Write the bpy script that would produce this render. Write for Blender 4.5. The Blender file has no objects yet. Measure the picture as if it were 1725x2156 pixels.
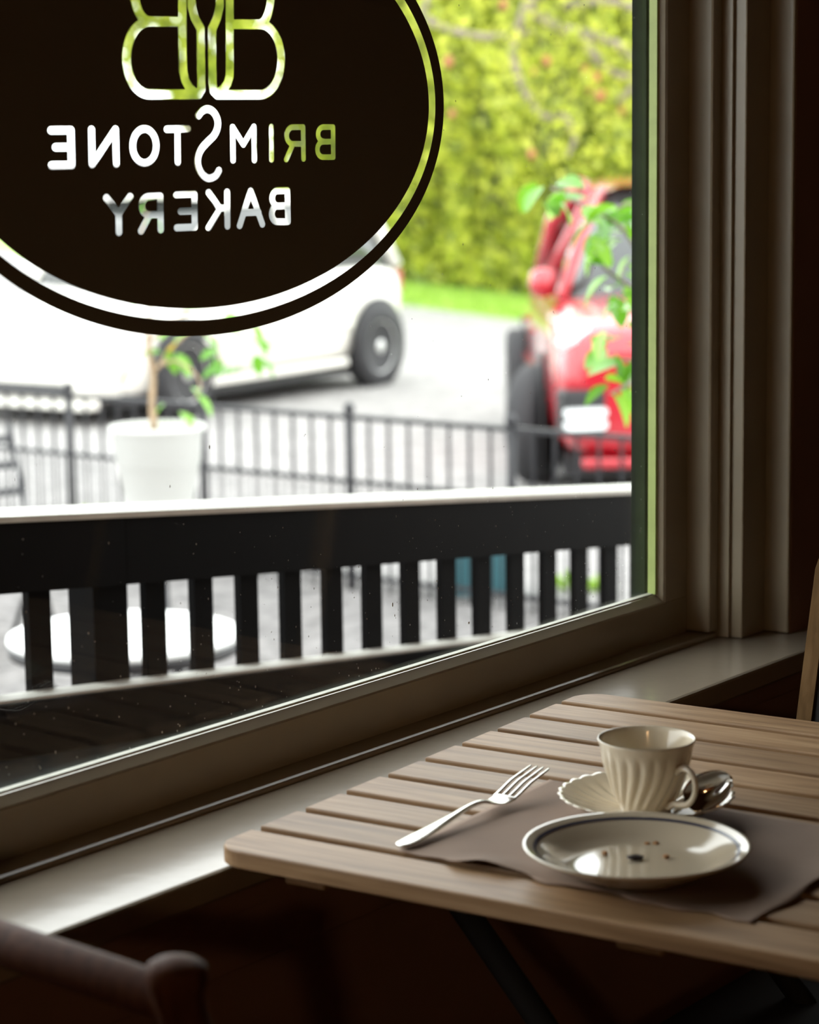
import bpy, bmesh, math, random
import numpy as np
from mathutils import Vector, Matrix, geometry

random.seed(7); rng = np.random.default_rng(7)
SC = bpy.context.scene
COL = SC.collection

# ---------------------------------------------------------------- camera
# world: X along the window wall (to the right), Y out through the window, Z up, floor at 0
F_PX, CX, CY = 5000.0, 862.5, 1078.0
YAW, PITCH, ROLL = math.radians(37.15), math.radians(8.92), math.radians(-0.742)
CAM = np.array([0.0, 0.0, 1.35])
_d = np.array([math.cos(PITCH)*math.cos(YAW), math.cos(PITCH)*math.sin(YAW), -math.sin(PITCH)])
_r = np.array([math.sin(YAW), -math.cos(YAW), 0.0]); _u = np.cross(_r, _d)
_r, _u = math.cos(ROLL)*_r+math.sin(ROLL)*_u, -math.sin(ROLL)*_r+math.cos(ROLL)*_u
cam = bpy.data.cameras.new('camera'); cam_o = bpy.data.objects.new('camera', cam); COL.objects.link(cam_o)
cam.sensor_fit = 'HORIZONTAL'; cam.sensor_width = 24.0; cam.lens = F_PX/1725*24.0
cam.clip_start = .05; cam.clip_end = 500
cam_o.matrix_world = Matrix(((_r[0], _u[0], -_d[0], CAM[0]), (_r[1], _u[1], -_d[1], CAM[1]), (_r[2], _u[2], -_d[2], CAM[2]), (0, 0, 0, 1)))
cam.dof.use_dof = True; cam.dof.focus_distance = 2.58; cam.dof.aperture_fstop = 4.8
SC.camera = cam_o
# ---------------------------------------------------------------- sky (overcast) and exposure
world = bpy.data.worlds.new('overcast_sky'); SC.world = world; world.use_nodes = True
wn = world.node_tree.nodes; bg = wn['Background']
bg.inputs[0].default_value = (0.97, 0.985, 1.0, 1); bg.inputs[1].default_value = 4.8
SC.view_settings.view_transform = 'Standard'; SC.view_settings.look = 'None'
SC.view_settings.exposure = 0.0; SC.view_settings.gamma = 1.0; SC.view_settings.use_curve_mapping = False
SC.cycles.max_bounces = 10; SC.cycles.diffuse_bounces = 5; SC.cycles.transparent_max_bounces = 12
SC.cycles.sample_clamp_indirect = 6.0

# measured points of the photograph -> world points on a known plane
def ray(x, y): return _d+(x-CX)/F_PX*_r-(y-CY)/F_PX*_u
def on_x(x, y, X): v = ray(x, y); return CAM+v*X/v[0]
def on_y(x, y, Y): v = ray(x, y); return CAM+v*Y/v[1]
def on_z(x, y, Z): v = ray(x, y); return CAM+v*(Z-CAM[2])/v[2]
def at_depth(x, y, D): return CAM+ray(x, y)*D

# ---------------------------------------------------------------- materials
def new_mat(name):
    m = bpy.data.materials.new(name); m.use_nodes = True
    return m, m.node_tree.nodes, m.node_tree.links, m.node_tree.nodes['Principled BSDF']
def mat(name, col, rough=.5, metal=0.0, noise=0.0, nscale=20.0, bump=0.0, bscale=60.0, coat=0.0, spec=.5, stretch=(1, 1, 1)):
    m, N, L, P = new_mat(name)
    P.inputs['Base Color'].default_value = (*col, 1); P.inputs['Roughness'].default_value = rough
    P.inputs['Metallic'].default_value = metal; P.inputs['Coat Weight'].default_value = coat
    P.inputs['Coat Roughness'].default_value = .1; P.inputs['Specular IOR Level'].default_value = spec
    if noise or bump:
        tc = N.new('ShaderNodeTexCoord'); mp = N.new('ShaderNodeMapping'); mp.inputs['Scale'].default_value = stretch
        L.new(tc.outputs['Object'], mp.inputs['Vector'])
    if noise:
        n = N.new('ShaderNodeTexNoise'); n.inputs['Scale'].default_value = nscale; n.inputs['Detail'].default_value = 5
        L.new(mp.outputs[0], n.inputs['Vector'])
        r = N.new('ShaderNodeValToRGB')
        r.color_ramp.elements[0].position = .3; r.color_ramp.elements[1].position = .7
        r.color_ramp.elements[0].color = (*[max(0, c*(1-noise)) for c in col], 1)
        r.color_ramp.elements[1].color = (*[min(1, c*(1+noise)) for c in col], 1)
        L.new(n.outputs['Fac'], r.inputs[0]); L.new(r.outputs[0], P.inputs['Base Color'])
    if bump:
        b = N.new('ShaderNodeTexNoise'); b.inputs['Scale'].default_value = bscale; b.inputs['Detail'].default_value = 4
        L.new(mp.outputs[0], b.inputs['Vector'])
        bp = N.new('ShaderNodeBump'); bp.inputs['Strength'].default_value = bump; bp.inputs['Distance'].default_value = .01
        L.new(b.outputs['Fac'], bp.inputs['Height']); L.new(bp.outputs[0], P.inputs['Normal'])
    return m
def wood_mat(name, dark, mid, light, rough=.5, axis=1, scale=1.0, spec=.4):
    m, N, L, P = new_mat(name)
    tc = N.new('ShaderNodeTexCoord'); oi = N.new('ShaderNodeObjectInfo')
    ad = N.new('ShaderNodeVectorMath'); ad.operation = 'ADD'
    ml = N.new('ShaderNodeVectorMath'); ml.operation = 'SCALE'; ml.inputs['Scale'].default_value = 13.0
    cb = N.new('ShaderNodeCombineXYZ')
    for i in range(3): L.new(oi.outputs['Random'], cb.inputs[i])
    L.new(cb.outputs[0], ml.inputs[0]); L.new(tc.outputs['Object'], ad.inputs[0]); L.new(ml.outputs[0], ad.inputs[1])
    mp = N.new('ShaderNodeMapping'); s = [42*scale]*3; s[axis] = 2.6*scale; mp.inputs['Scale'].default_value = s
    L.new(ad.outputs[0], mp.inputs['Vector'])
    n = N.new('ShaderNodeTexNoise'); n.inputs['Scale'].default_value = 2.2; n.inputs['Detail'].default_value = 6; n.inputs['Distortion'].default_value = .6
    L.new(mp.outputs[0], n.inputs['Vector'])
    r = N.new('ShaderNodeValToRGB'); e = r.color_ramp.elements
    e[0].position = .28; e[0].color = (*dark, 1); e[1].position = .72; e[1].color = (*light, 1)
    k = e.new(.5); k.color = (*mid, 1)
    L.new(n.outputs['Fac'], r.inputs[0])
    hv = N.new('ShaderNodeHueSaturation'); mr = N.new('ShaderNodeMapRange')
    mr.inputs['To Min'].default_value = .86; mr.inputs['To Max'].default_value = 1.12
    L.new(oi.outputs['Random'], mr.inputs['Value']); L.new(mr.outputs[0], hv.inputs['Value'])
    L.new(r.outputs[0], hv.inputs['Color']); L.new(hv.outputs[0], P.inputs['Base Color'])
    P.inputs['Roughness'].default_value = rough; P.inputs['Specular IOR Level'].default_value = spec
    bp = N.new('ShaderNodeBump'); bp.inputs['Strength'].default_value = .25; bp.inputs['Distance'].default_value = .002
    L.new(n.outputs['Fac'], bp.inputs['Height']); L.new(bp.outputs[0], P.inputs['Normal'])
    return m
def leaf_mat(name, cols, rough=.45, trans=.35, spec=.4):
    m, N, L, P = new_mat(name)
    g = N.new('ShaderNodeNewGeometry'); oi = N.new('ShaderNodeObjectInfo')
    a = N.new('ShaderNodeMath'); a.operation = 'ADD'; fr = N.new('ShaderNodeMath'); fr.operation = 'FRACT'
    L.new(g.outputs['Random Per Island'], a.inputs[0]); L.new(oi.outputs['Random'], a.inputs[1]); L.new(a.outputs[0], fr.inputs[0])
    r = N.new('ShaderNodeValToRGB'); e = r.color_ramp.elements
    e[0].color = (*cols[0], 1); e[1].color = (*cols[-1], 1)
    for i, c in enumerate(cols[1:-1]): k = e.new((i+1)/(len(cols)-1)); k.color = (*c, 1)
    L.new(fr.outputs[0], r.inputs[0]); L.new(r.outputs[0], P.inputs['Base Color'])
    P.inputs['Roughness'].default_value = rough; P.inputs['Specular IOR Level'].default_value = spec
    t = N.new('ShaderNodeBsdfTranslucent'); L.new(r.outputs[0], t.inputs['Color'])
    mx = N.new('ShaderNodeMixShader'); mx.inputs[0].default_value = trans
    L.new(P.outputs[0], mx.inputs[1]); L.new(t.outputs[0], mx.inputs[2])
    L.new(mx.outputs[0], N['Material Output'].inputs[0])
    return m
def glass_mat(name, tint=(.97, .985, .97), refl=1.0):
    m, N, L, P = new_mat(name); N.remove(P)
    t = N.new('ShaderNodeBsdfTransparent'); t.inputs[0].default_value = (*tint, 1)
    g = N.new('ShaderNodeBsdfGlossy'); g.inputs['Roughness'].default_value = .02
    f = N.new('ShaderNodeFresnel'); ge = N.new('ShaderNodeNewGeometry'); io = N.new('ShaderNodeMapRange')
    io.inputs['To Min'].default_value = 1.45; io.inputs['To Max'].default_value = 1/1.45      # same reflectance on both faces
    L.new(ge.outputs['Backfacing'], io.inputs['Value']); L.new(io.outputs[0], f.inputs['IOR'])
    k = N.new('ShaderNodeMath'); k.operation = 'MULTIPLY'; k.inputs[1].default_value = refl
    mx = N.new('ShaderNodeMixShader'); L.new(f.outputs[0], k.inputs[0]); L.new(k.outputs[0], mx.inputs[0])
    L.new(t.outputs[0], mx.inputs[1]); L.new(g.outputs[0], mx.inputs[2]); L.new(mx.outputs[0], N['Material Output'].inputs[0])
    return m

M = {}
M['paint'] = mat('cream_gloss_paint', (.36, .30, .21), .30, bump=.04, bscale=45, noise=.05, nscale=9)
M['sillpaint'] = mat('cream_sill_gloss_paint', (.33, .275, .205), .22, bump=.05, bscale=30, coat=.25, noise=.05, nscale=8)
M['bead'] = mat('bead_hedge_reflection', (.50, .62, .20), .4, noise=.08, nscale=40)  # right bead: yellow-green reflection of the hedge put into its colour
M['bead2'] = mat('pale_putty', (.62, .63, .52), .5, noise=.10, nscale=60)
M['darkgreen'] = mat('dark_green_exterior_paint', (.016, .024, .015), .8, noise=.25, nscale=30, spec=.12)
M['wallred'] = mat('red_brown_wall_paint', (.29, .17, .12), .6, noise=.06, nscale=6)
M['wallcream'] = mat('warm_room_wall_paint', (.17, .075, .028), .8)
M['floor'] = wood_mat('dark_floor_boards', (.06, .035, .02), (.09, .05, .03), (.13, .08, .05), .5, 0, .2)
M['ceil'] = mat('ceiling_paint', (.18, .09, .036), .9)
M['glass'] = glass_mat('window_glass', refl=.6)
M['vinyl'] = mat('black_vinyl', (.17, .145, .105), .5, spec=.25)
M['dust'] = mat('dust_flecks', (.75, .75, .72), .8)
M['table'] = wood_mat('acacia_slats', (.19, .105, .047), (.31, .185, .092), (.41, .265, .145), .5, 1)
M['chairwood'] = wood_mat('chair_wood', (.07, .026, .014), (.11, .042, .022), (.15, .06, .03), .6, 2, spec=.15)
M['beech'] = wood_mat('beech_frame', (.10, .055, .02), (.135, .075, .028), (.17, .10, .042), .7, 2, spec=.1)
M['blackpad'] = mat('black_panel', (.012, .011, .010), .8)
M['paper'] = mat('kraft_paper', (.27, .185, .135), .85, noise=.07, nscale=16, bump=.1, bscale=26)
M['ceramic'] = mat('cream_glazed_ceramic', (.72, .63, .48), .13, coat=.5)
M['plate'] = mat('beige_glazed_plate', (.54, .46, .34), .10, coat=.5)
M['plateline'] = mat('dark_blue_rim_line', (.045, .045, .075), .2)
M['steel'] = mat('polished_steel', (.78, .76, .72), .2, metal=1.0)
M['steel_spoon'] = mat('mirror_steel', (.62, .60, .58), .08, metal=1.0)
M['crumb'] = mat('pastry_crumb', (.42, .21, .08), .8)
M['crumbdark'] = mat('dark_crumb', (.04, .03, .03), .8)
M['black_timber'] = mat('black_painted_timber', (.003, .0028, .0029), .6, noise=.3, nscale=14, spec=.05)
M['cap'] = mat('weathered_cap_paint', (.58, .59, .54), .6, noise=.10, nscale=18)
M['rubber'] = mat('dark_ramp_deck', (.012, .013, .012), .9, noise=.3, nscale=20, spec=.1)
M['iron'] = mat('black_iron', (.018, .018, .022), .5)
M['asphalt'] = mat('pale_gravel_ground', (.28, .27, .265), .9, noise=.22, nscale=9, bump=.25, bscale=24)
M['gravel'] = mat('grey_gravel_terrace', (.150, .142, .140), .95, noise=.45, nscale=16, bump=.3, bscale=40)
M['grass'] = leaf_mat('lawn_blades', [(.30, .50, .07), (.42, .62, .10), (.50, .68, .16)], .6, .3)
M['lawn'] = mat('lawn_soil', (.30, .45, .10), .9, noise=.2, nscale=3)
M['whiteplastic'] = mat('white_plastic', (.60, .60, .575), .35)
M['whitetop'] = mat('white_table_top', (.88, .89, .88), .4)
M['soil'] = mat('potting_soil', (.35, .31, .26), .95, noise=.4, nscale=60)
M['stem'] = mat('pale_brown_stem', (.34, .24, .15), .8, noise=.2, nscale=30)
M['bark'] = mat('grey_bark', (.26, .22, .18), .9, noise=.3, nscale=12)
M['leaf'] = leaf_mat('glossy_green_leaf', [(.10, .30, .02), (.16, .42, .03), (.24, .50, .05)], .28, .35, .6)
M['leafy'] = mat('yellow_leaf', (.75, .52, .06), .5)
M['shrubleaf'] = leaf_mat('broad_bright_leaf', [(.08, .26, .012), (.14, .38, .018), (.26, .52, .035)], .14, .35, 1.0)
M['hedge'] = leaf_mat('conifer_spray', [(.13, .18, .03), (.36, .42, .05), (.56, .62, .07), (.70, .72, .12), (.26, .32, .09)], .6, .4, .2)
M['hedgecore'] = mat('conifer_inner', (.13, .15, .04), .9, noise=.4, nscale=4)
M['berry'] = mat('red_berry', (.42, .14, .06), .5)
M['silver'] = mat('pearl_white_car_paint', (.80, .78, .72), .25, coat=.6)
M['red'] = mat('red_car_paint', (.42, .008, .020), .2, coat=1.0)
M['carglass'] = mat('tinted_car_glass', (.03, .035, .035), .05, spec=.9)
M['tyre'] = mat('tyre_rubber', (.03, .03, .033), .75)
M['alloy'] = mat('alloy_wheel', (.65, .65, .64), .35, metal=.6)
M['blacktrim'] = mat('black_car_trim', (.015, .015, .017), .5)
M['lamp'] = mat('clear_lamp', (.80, .82, .84), .1, coat=.5)
M['orange'] = mat('amber_indicator', (.80, .25, .03), .2)
M['led'] = mat('chrome_lamp_bar', (.85, .87, .88), .15)
M['teal'] = mat('teal_plastic', (.05, .16, .19), .5)
M['lampshade'] = mat('linen_shade', (.6, .5, .36), .8)

# ---------------------------------------------------------------- helpers
def tag(o, label=None, cat=None, group=None, kind=None):
    if label: o['label'] = label
    if cat: o['category'] = cat
    if group: o['group'] = group
    if kind: o['kind'] = kind
    return o
def empty(name, loc=(0, 0, 0), rz=0.0):
    o = bpy.data.objects.new(name, None); COL.objects.link(o); o.empty_display_size = .05
    o.location = loc; o.rotation_euler = (0, 0, rz); return o
def pmat(parent):   # world matrix of an (unparented or one-deep) parent
    m = Matrix.LocRotScale(parent.location, parent.rotation_euler, parent.scale)
    if parent.parent: m = pmat(parent.parent) @ parent.matrix_parent_inverse @ m
    return m
def add(name, me, material, parent=None, world=False):
    o = bpy.data.objects.new(name, me); COL.objects.link(o)
    if material is not None and not me.materials: me.materials.append(material)
    if parent is not None:
        o.parent = parent
        if world: o.matrix_parent_inverse = pmat(parent).inverted()
    return o
def mesh(verts, faces, smooth=False, name='mesh'):
    me = bpy.data.meshes.new(name); me.from_pydata([tuple(map(float, v)) for v in verts], [], [tuple(f) for f in faces])
    me.validate(); me.update()
    if smooth: me.polygons.foreach_set('use_smooth', [True]*len(me.polygons))
    return me
def bm_mesh(bm, smooth=False):
    bmesh.ops.recalc_face_normals(bm, faces=bm.faces)
    me = bpy.data.meshes.new('mesh'); bm.to_mesh(me); bm.free()
    if smooth: me.polygons.foreach_set('use_smooth', [True]*len(me.polygons))
    return me
def box_mesh(lo, hi, bevel=0.0, seg=2):
    bm = bmesh.new(); lo, hi = Vector(lo), Vector(hi)
    bmesh.ops.create_cube(bm, size=1, matrix=Matrix.Translation((lo+hi)/2) @ Matrix.Diagonal((*(hi-lo), 1)))
    if bevel: bmesh.ops.bevel(bm, geom=bm.edges[:], offset=bevel, segments=seg, affect='EDGES', profile=.5)
    return bm_mesh(bm)
def box(name, lo, hi, m, parent=None, bevel=0.0, world=False, seg=2):
    return add(name, box_mesh(lo, hi, bevel, seg), m, parent, world)
def loft(rings, close_ring=True, cap=True, smooth=True):
    n = len(rings[0]); V = [p for r in rings for p in r]; Fc = []
    for i in range(len(rings)-1):
        for j in range(n if close_ring else n-1):
            a, b = i*n+j, i*n+(j+1) % n
            Fc.append((a, b, b+n, a+n))
    if cap and close_ring:
        Fc.append(tuple(reversed(range(n)))); Fc.append(tuple((len(rings)-1)*n+j for j in range(n)))
    bm = bmesh.new(); vs = [bm.verts.new(tuple(map(float, p))) for p in V]
    for f in Fc:
        try: bm.faces.new([vs[i] for i in f])
        except ValueError: pass
    return bm_mesh(bm, smooth)
def frame_along(P):
    P = np.asarray(P, float); T = np.gradient(P, axis=0); T /= np.linalg.norm(T, axis=1)[:, None]+1e-12
    up = np.array([0, 0, 1.]) if abs(T[0][2]) < .9 else np.array([1., 0, 0])
    S = []; s = np.cross(T[0], up); s /= np.linalg.norm(s)
    for t in T:
        s = s-t*(s@t); s /= np.linalg.norm(s)+1e-12; S.append(s.copy())
    S = np.array(S); return P, T, S, np.cross(S, T)
def tube_mesh(P, r, n=8):
    P, T, S, U = frame_along(P); r = np.broadcast_to(np.asarray(r, float), (len(P),))
    a = np.linspace(0, 2*math.pi, n, endpoint=False)
    return loft([[P[i]+r[i]*(math.cos(t)*S[i]+math.sin(t)*U[i]) for t in a] for i in range(len(P))])
def tube(name, P, r, m, parent=None, n=8, world=False): return add(name, tube_mesh(P, r, n), m, parent, world)
def prism_x(prof, x0, x1):  # (y,z) outline extruded along X
    return loft([[(x0, y, z) for y, z in prof], [(x1, y, z) for y, z in prof]], smooth=False)
def prism_z(prof, z0, z1):
    return loft([[(x, y, z0) for x, y in prof], [(x, y, z1) for x, y in prof]], smooth=False)
def lathe(prof, n=48, c=(0, 0, 0), smooth=True):   # open profile of (r,z), revolve
    rings = [[(c[0]+r*math.cos(t), c[1]+r*math.sin(t), c[2]+z) for t in np.linspace(0, 2*math.pi, n, endpoint=False)] for r, z in prof]
    return loft(rings, cap=True, smooth=smooth)
def catmull(pts, k=8):
    P = [np.asarray(p, float) for p in pts]; P = [2*P[0]-P[1]]+P+[2*P[-1]-P[-2]]; out = []
    for i in range(1, len(P)-2):
        for t in np.linspace(0, 1, k, endpoint=False):
            a, b, c, d = P[i-1], P[i], P[i+1], P[i+2]
            out.append(.5*((2*b)+(c-a)*t+(2*a-5*b+4*c-d)*t*t+(3*b-a-3*c+d)*t**3))
    out.append(P[-2]); return np.array(out)
def copy_part(src, parent, loc=None, rot=None, scale=None):
    c = src.copy(); COL.objects.link(c); c.parent = parent
    if loc is not None: c.location = loc
    if rot is not None: c.rotation_euler = rot
    if scale is not None: c.scale = scale if hasattr(scale, '__len__') else (scale,)*3
    return c
def bevel_all(me_obj, w, seg=2):
    md = me_obj.modifiers.new('bevel', 'BEVEL'); md.width = w; md.segments = seg; md.limit_method = 'ANGLE'; md.angle_limit = .6
def leaf_cloud(C_, D_, size, aspect=.45, fold=.18):  # many small folded leaves in one mesh
    C_ = np.asarray(C_); D_ = np.asarray(D_); n = len(C_)
    D_ = D_/np.linalg.norm(D_, axis=1)[:, None]
    R_ = rng.normal(size=(n, 3)); S_ = np.cross(D_, R_); S_ /= np.linalg.norm(S_, axis=1)[:, None]; N_ = np.cross(S_, D_)
    sz = np.broadcast_to(size, (n,))[:, None]
    b = C_-D_*sz*.5; t = C_+D_*sz*.5; l = C_+S_*sz*aspect*.5+N_*sz*fold; r = C_-S_*sz*aspect*.5+N_*sz*fold
    V = np.stack([b, l, t, r], 1).reshape(-1, 3); i = np.arange(n)*4
    Fc = np.concatenate([np.stack([i, i+1, i+2], 1), np.stack([i, i+2, i+3], 1)])
    me = bpy.data.meshes.new('leaves'); me.from_pydata(V.tolist(), [], Fc.tolist()); me.update(); return me

# ================================================================ THE SETTING: ROOM
SILL, YF, YG = .718, 1.5128, 1.5328      # sill top, room face of the sash, glass
XJ, ZB = 2.5165, .782                    # right and lower edge of the glass
XL, ZT = .905, 2.02                      # left and upper edge of the glass
tag(box('floor', (-2.6, -3.2, -.06), (4.6, 1.40, 0), M['floor']), kind='structure')
tag(box('ceiling', (-2.6, -3.2, 2.65), (4.6, 1.62, 2.71), M['ceil']), kind='structure')
tag(box('wall_back', (-2.6, -3.3, 0), (4.6, -3.2, 2.65), M['wallcream']), kind='structure')
tag(box('wall_left', (-2.7, -3.3, 0), (-2.6, 1.62, 2.65), M['wallcream']), kind='structure')
tag(box('wall_right', (4.6, -3.3, 0), (4.7, 1.62, 2.65), M['wallred']), kind='structure')
bm = bmesh.new()
def bmbox(lo, hi):
    lo, hi = Vector(lo), Vector(hi)
    bmesh.ops.create_cube(bm, size=1, matrix=Matrix.Translation((lo+hi)/2) @ Matrix.Diagonal((*(hi-lo), 1)))
bmbox((-2.6, 1.40, 0), (4.6, 1.60, .690))            # below the sill
bmbox((-2.6, 1.4143, .690), (.755, 1.60, 2.65))      # left of the window
bmbox((2.672, 1.4143, .690), (4.6, 1.60, 2.65))      # right of the window
bmbox((.755, 1.4143, 2.17), (2.672, 1.60, 2.65))     # above the window
tag(add('wall_front', bm_mesh(bm), M['wallred']), kind='structure')
tag(box('trim_1', (-2.6, 1.386, .60), (4.6, 1.40, .672), M['wallred'], bevel=.003), kind='structure')

# window: sash, stops, casing, sill, pane
W = tag(empty('window_1', (1.71, 1.53, SILL)), kind='structure')
def wpart(name, me, m, smooth=False): return add(name, me, m, W, True)
x0s, x1s, z0s, z1s = XL-.0615, 2.578, .722, ZT+.056
wpart('pane', box_mesh((XL-.006, YG, ZB-.006), (XJ+.006, YG+.004, ZT+.006)), M['glass'])
bev = .0085
low = wpart('sash_rail', prism_x([(YG-.0085, ZB-.0018), (YF+.0015, ZB-bev-.0012), (YF, ZB-bev-.0032), (YF, z0s), (1.556, z0s), (1.556, ZB-.008), (YG-.0085, ZB-.008)], x0s, x1s), M['paint'])
top = wpart('sash_rail', prism_x([(YG, ZT+.002), (YF, ZT+bev), (YF, z1s), (1.556, z1s), (1.556, ZT+.008), (YG, ZT+.008)], x0s, x1s), M['paint'])
rs = wpart('sash_stile', prism_z([(XJ+.002, YG), (XJ+bev-.001, YF+.002), (XJ+bev+.002, YF), (x1s, YF), (x1s, 1.556), (XJ+.008, 1.556), (XJ+.008, YG)], ZB-bev-.002, z1s-.002), M['paint'])
ls = wpart('sash_stile', prism_z([(XL-.002, YG), (XL-bev, YF), (x0s, YF), (x0s, 1.556), (XL-.008, 1.556), (XL-.008, YG)], ZB-bev-.002, z1s-.002), M['paint'])
# glazing beads: a narrow putty line all around the glass
wpart('bead', prism_x([(YG-.0003, ZB+.0012), (YG-.0070, ZB+.0008), (YG-.0076, ZB-.0015), (YG-.0003, ZB-.004)], XL, XJ), M['bead2'])
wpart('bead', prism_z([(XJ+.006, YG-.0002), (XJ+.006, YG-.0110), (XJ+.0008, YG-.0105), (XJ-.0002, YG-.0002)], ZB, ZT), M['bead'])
# outer dark green frame behind the glass
for n_, lo, hi in (('outer_stile', (XJ+.0006, YG+.0045, ZB-.01), (2.60, 1.5575, ZT+.05)), ('outer_stile', (.81, YG+.0045, ZB-.01), (XL-.0006, 1.5575, ZT+.05)),
                   ('outer_rail', (XL, YG+.0045, ZT+.0006), (XJ, 1.5575, ZT+.05))):
    wpart(n_, box_mesh(lo, hi), M['darkgreen'])
wpart('outer_sill', prism_x([(YG+.0045, ZB-.010), (1.585, ZB-.030), (1.585, ZB-.06), (YG+.0045, ZB-.06)], .80, 2.62), M['darkgreen'])
# stops and casing to the right and left (stepped profile), head over the window
for sgn, xr in ((1, 0.0), (-1, 0.0)):
    def fx(x): return x if sgn > 0 else (XL+XJ)-x
    def bx(name, xa, ya, xb, yb, m, z0=.726, bevel=.0025):
        a, b = sorted((fx(xa), fx(xb))); o = wpart(name, box_mesh((a, ya, z0), (b, yb, 2.12), bevel), m)
    bx('stop', 2.5785, 1.4790, 2.6000, 1.556, M['paint'], .7265, .0035)
    bx('stop', 2.6004, 1.4642, 2.6035, 1.556, M['paint'], SILL+.0005, .001)
    bx('casing', 2.6058, 1.4478, 2.6650, 1.556, M['paint'], SILL+.0005, .002)
    bx('casing', 2.6654, 1.4145, 2.6715, 1.556, M['paint'], SILL+.0005, .0025)
wpart('head_casing', box_mesh((.755, 1.4478, 2.121), (2.671, 1.556, 2.169), .003), M['paint'])
wpart('head_stop', box_mesh((.84, 1.4790, z1s+.002), (2.578, 1.556, 2.119), .003), M['paint'])
# ledge under the sash with its rounded edge, then the deep sill board with a nosing
wpart('sash_ledge', prism_x([(YF-.0005, .7255), (1.484, .7245), (1.4808, .7235), (1.4797, .7215), (1.4800, SILL+.0002), (YF+.04, SILL+.0002), (YF+.04, .7215), (YF-.0005, .7215)], .842, 2.600), M['sillpaint'])
sill = wpart('sill', prism_x([(1.556, SILL), (1.3535, SILL), (1.3505, SILL-.0012), (1.3495, SILL-.004), (1.3495, SILL-.0235), (1.3515, SILL-.0265), (1.556, SILL-.0265)], .45, 3.25), M['sillpaint'])
wpart('apron', box_mesh((.50, 1.384, .655), (3.20, 1.3995, SILL-.0267), .002), M['wallred'])
# flecks of dust and dried drops on the glass
V, Fc = [], []
for i in range(520):
    x = rng.uniform(1.35, 2.51); z = ZB+.002+abs(rng.normal(0, .12)) if rng.random() < .6 else rng.uniform(ZB, 1.9)
    if z > 1.95: continue
    s = rng.uniform(.00022, .0007)*(2.0 if rng.random() < .03 else 1); k = rng.uniform(.7, 2.2); b = len(V)
    for a in range(6): V.append((x+s*math.cos(a*1.047), YG-.0006-(.0001 if a % 2 else 0), z+s*k*math.sin(a*1.047)))
    Fc.append(tuple(range(b, b+6)))
tag(wpart('dust', mesh(V, Fc), M['dust']), kind='stuff')

# ================================================================ OVAL SIGN ON THE GLASS
LX, LZ, LY = 1.7155, 1.387, YG-.0012
KX = 1.25      # the lettering is drawn wide: measured on a horizontally narrowed plane
def zA(p): return (80+p[0]*.1971, 210+p[1]*.1971)
def zB(p): return (390+p[0]*.1971, 210+p[1]*.1971)
def zC(p): return (240+p[0]*.22029, p[1]*.22029)
def arc(cx, cy, rx, ry, a0, a1, n=18):
    return [(cx+rx*math.cos(t), cy-ry*math.sin(t)) for t in np.radians(np.linspace(a0, a1, n))]
STROKES = []
def st(fn, r, *polys):
    for poly in polys:
        STROKES.append((np.array([on_y(*fn(p), LY)[[0, 2]] for p in poly]), r))
r1 = .0031
st(zA, .0033, [(142, 327), (350, 325), (360, 698), (148, 701)], [(190, 508), (352, 506)])
st(zA, r1, [(572, 318), (580, 690), (828, 315), (838, 685)], arc(1138, 493, 126, 182, 0, 360, 40), [(1378, 315), (1602, 310)], [(1492, 315), (1495, 668)])
st(zB, .0034, catmull([(140, 168), (180, 120), (238, 99), (302, 130), (345, 212), (345, 300), (308, 382), (240, 450), (170, 530), (135, 620), (140, 712), (182, 795), (250, 840), (322, 815), (360, 758)], 5))
r2 = .0028
st(zB, r2, [(512, 650), (507, 292), (622, 478), (735, 288), (740, 648)], [(920, 288), (924, 640)],
   [(1265, 632), (1260, 292)]+arc(1150, 382, 65, 89, 90, 270)+[(1260, 472)], [(1150, 480), (1080, 638)],
   [(1470, 448), (1580, 448)], [(1470, 448)]+arc(1475, 531, 62, 83, 90, 270)+[(1582, 614), (1580, 292)]+arc(1480, 368, 60, 76, 90, 270))
r3 = .0033
st(zA, r3, [(732, 1048), (862, 1215), (866, 1415)], [(985, 1035), (862, 1215)],
   [(1312, 1388), (1305, 1030)]+arc(1190, 1132, 82, 97, 90, 270)+[(1310, 1225)], [(1190, 1235), (1102, 1402)],
   [(1480, 1020), (1670, 1010), (1675, 1360), (1485, 1368)], [(1525, 1190), (1670, 1185)])
st(zB, r3, [(448, 985), (452, 1350)], [(252, 992), (370, 1165), (250, 1365)], [(370, 1160), (448, 1158)],
   [(582, 1345), (700, 975), (825, 1330)], [(630, 1208), (785, 1202)],
   [(975, 1137), (1095, 1134)], [(975, 1137)]+arc(985, 1220, 60, 84, 90, 270)+[(1100, 1302), (1092, 968)]+arc(985, 1053, 55, 81, 90, 270))
r4 = .0045
st(zC, r4, [(655, 206)]+arc(340, 553, 220, 348, 90, 270, 26)+[(805, 902), (836, 850), (830, 275), (772, 172), (744, 60), (740, -385)],
   [(653, -385), (655, 500), (662, 680), (682, 770), (722, 840), (770, 885)],
   [(345, 205)]+arc(345, -90, 150, 295, 270, 90, 22)+[(655, -385)],
   [(1105, -370), (1108, 640), (1106, 730), (1085, 800), (1040, 860), (985, 890)],
   [(1010, -370), (1012, 60), (985, 172), (938, 275), (942, 800), (955, 870), (990, 904)]+arc(1400, 569, 200, 336, 270, 450, 26)+[(1105, 231)],
   arc(1390, -68, 112, 300, 270, 450, 22)+[(1105, -368)])
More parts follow.
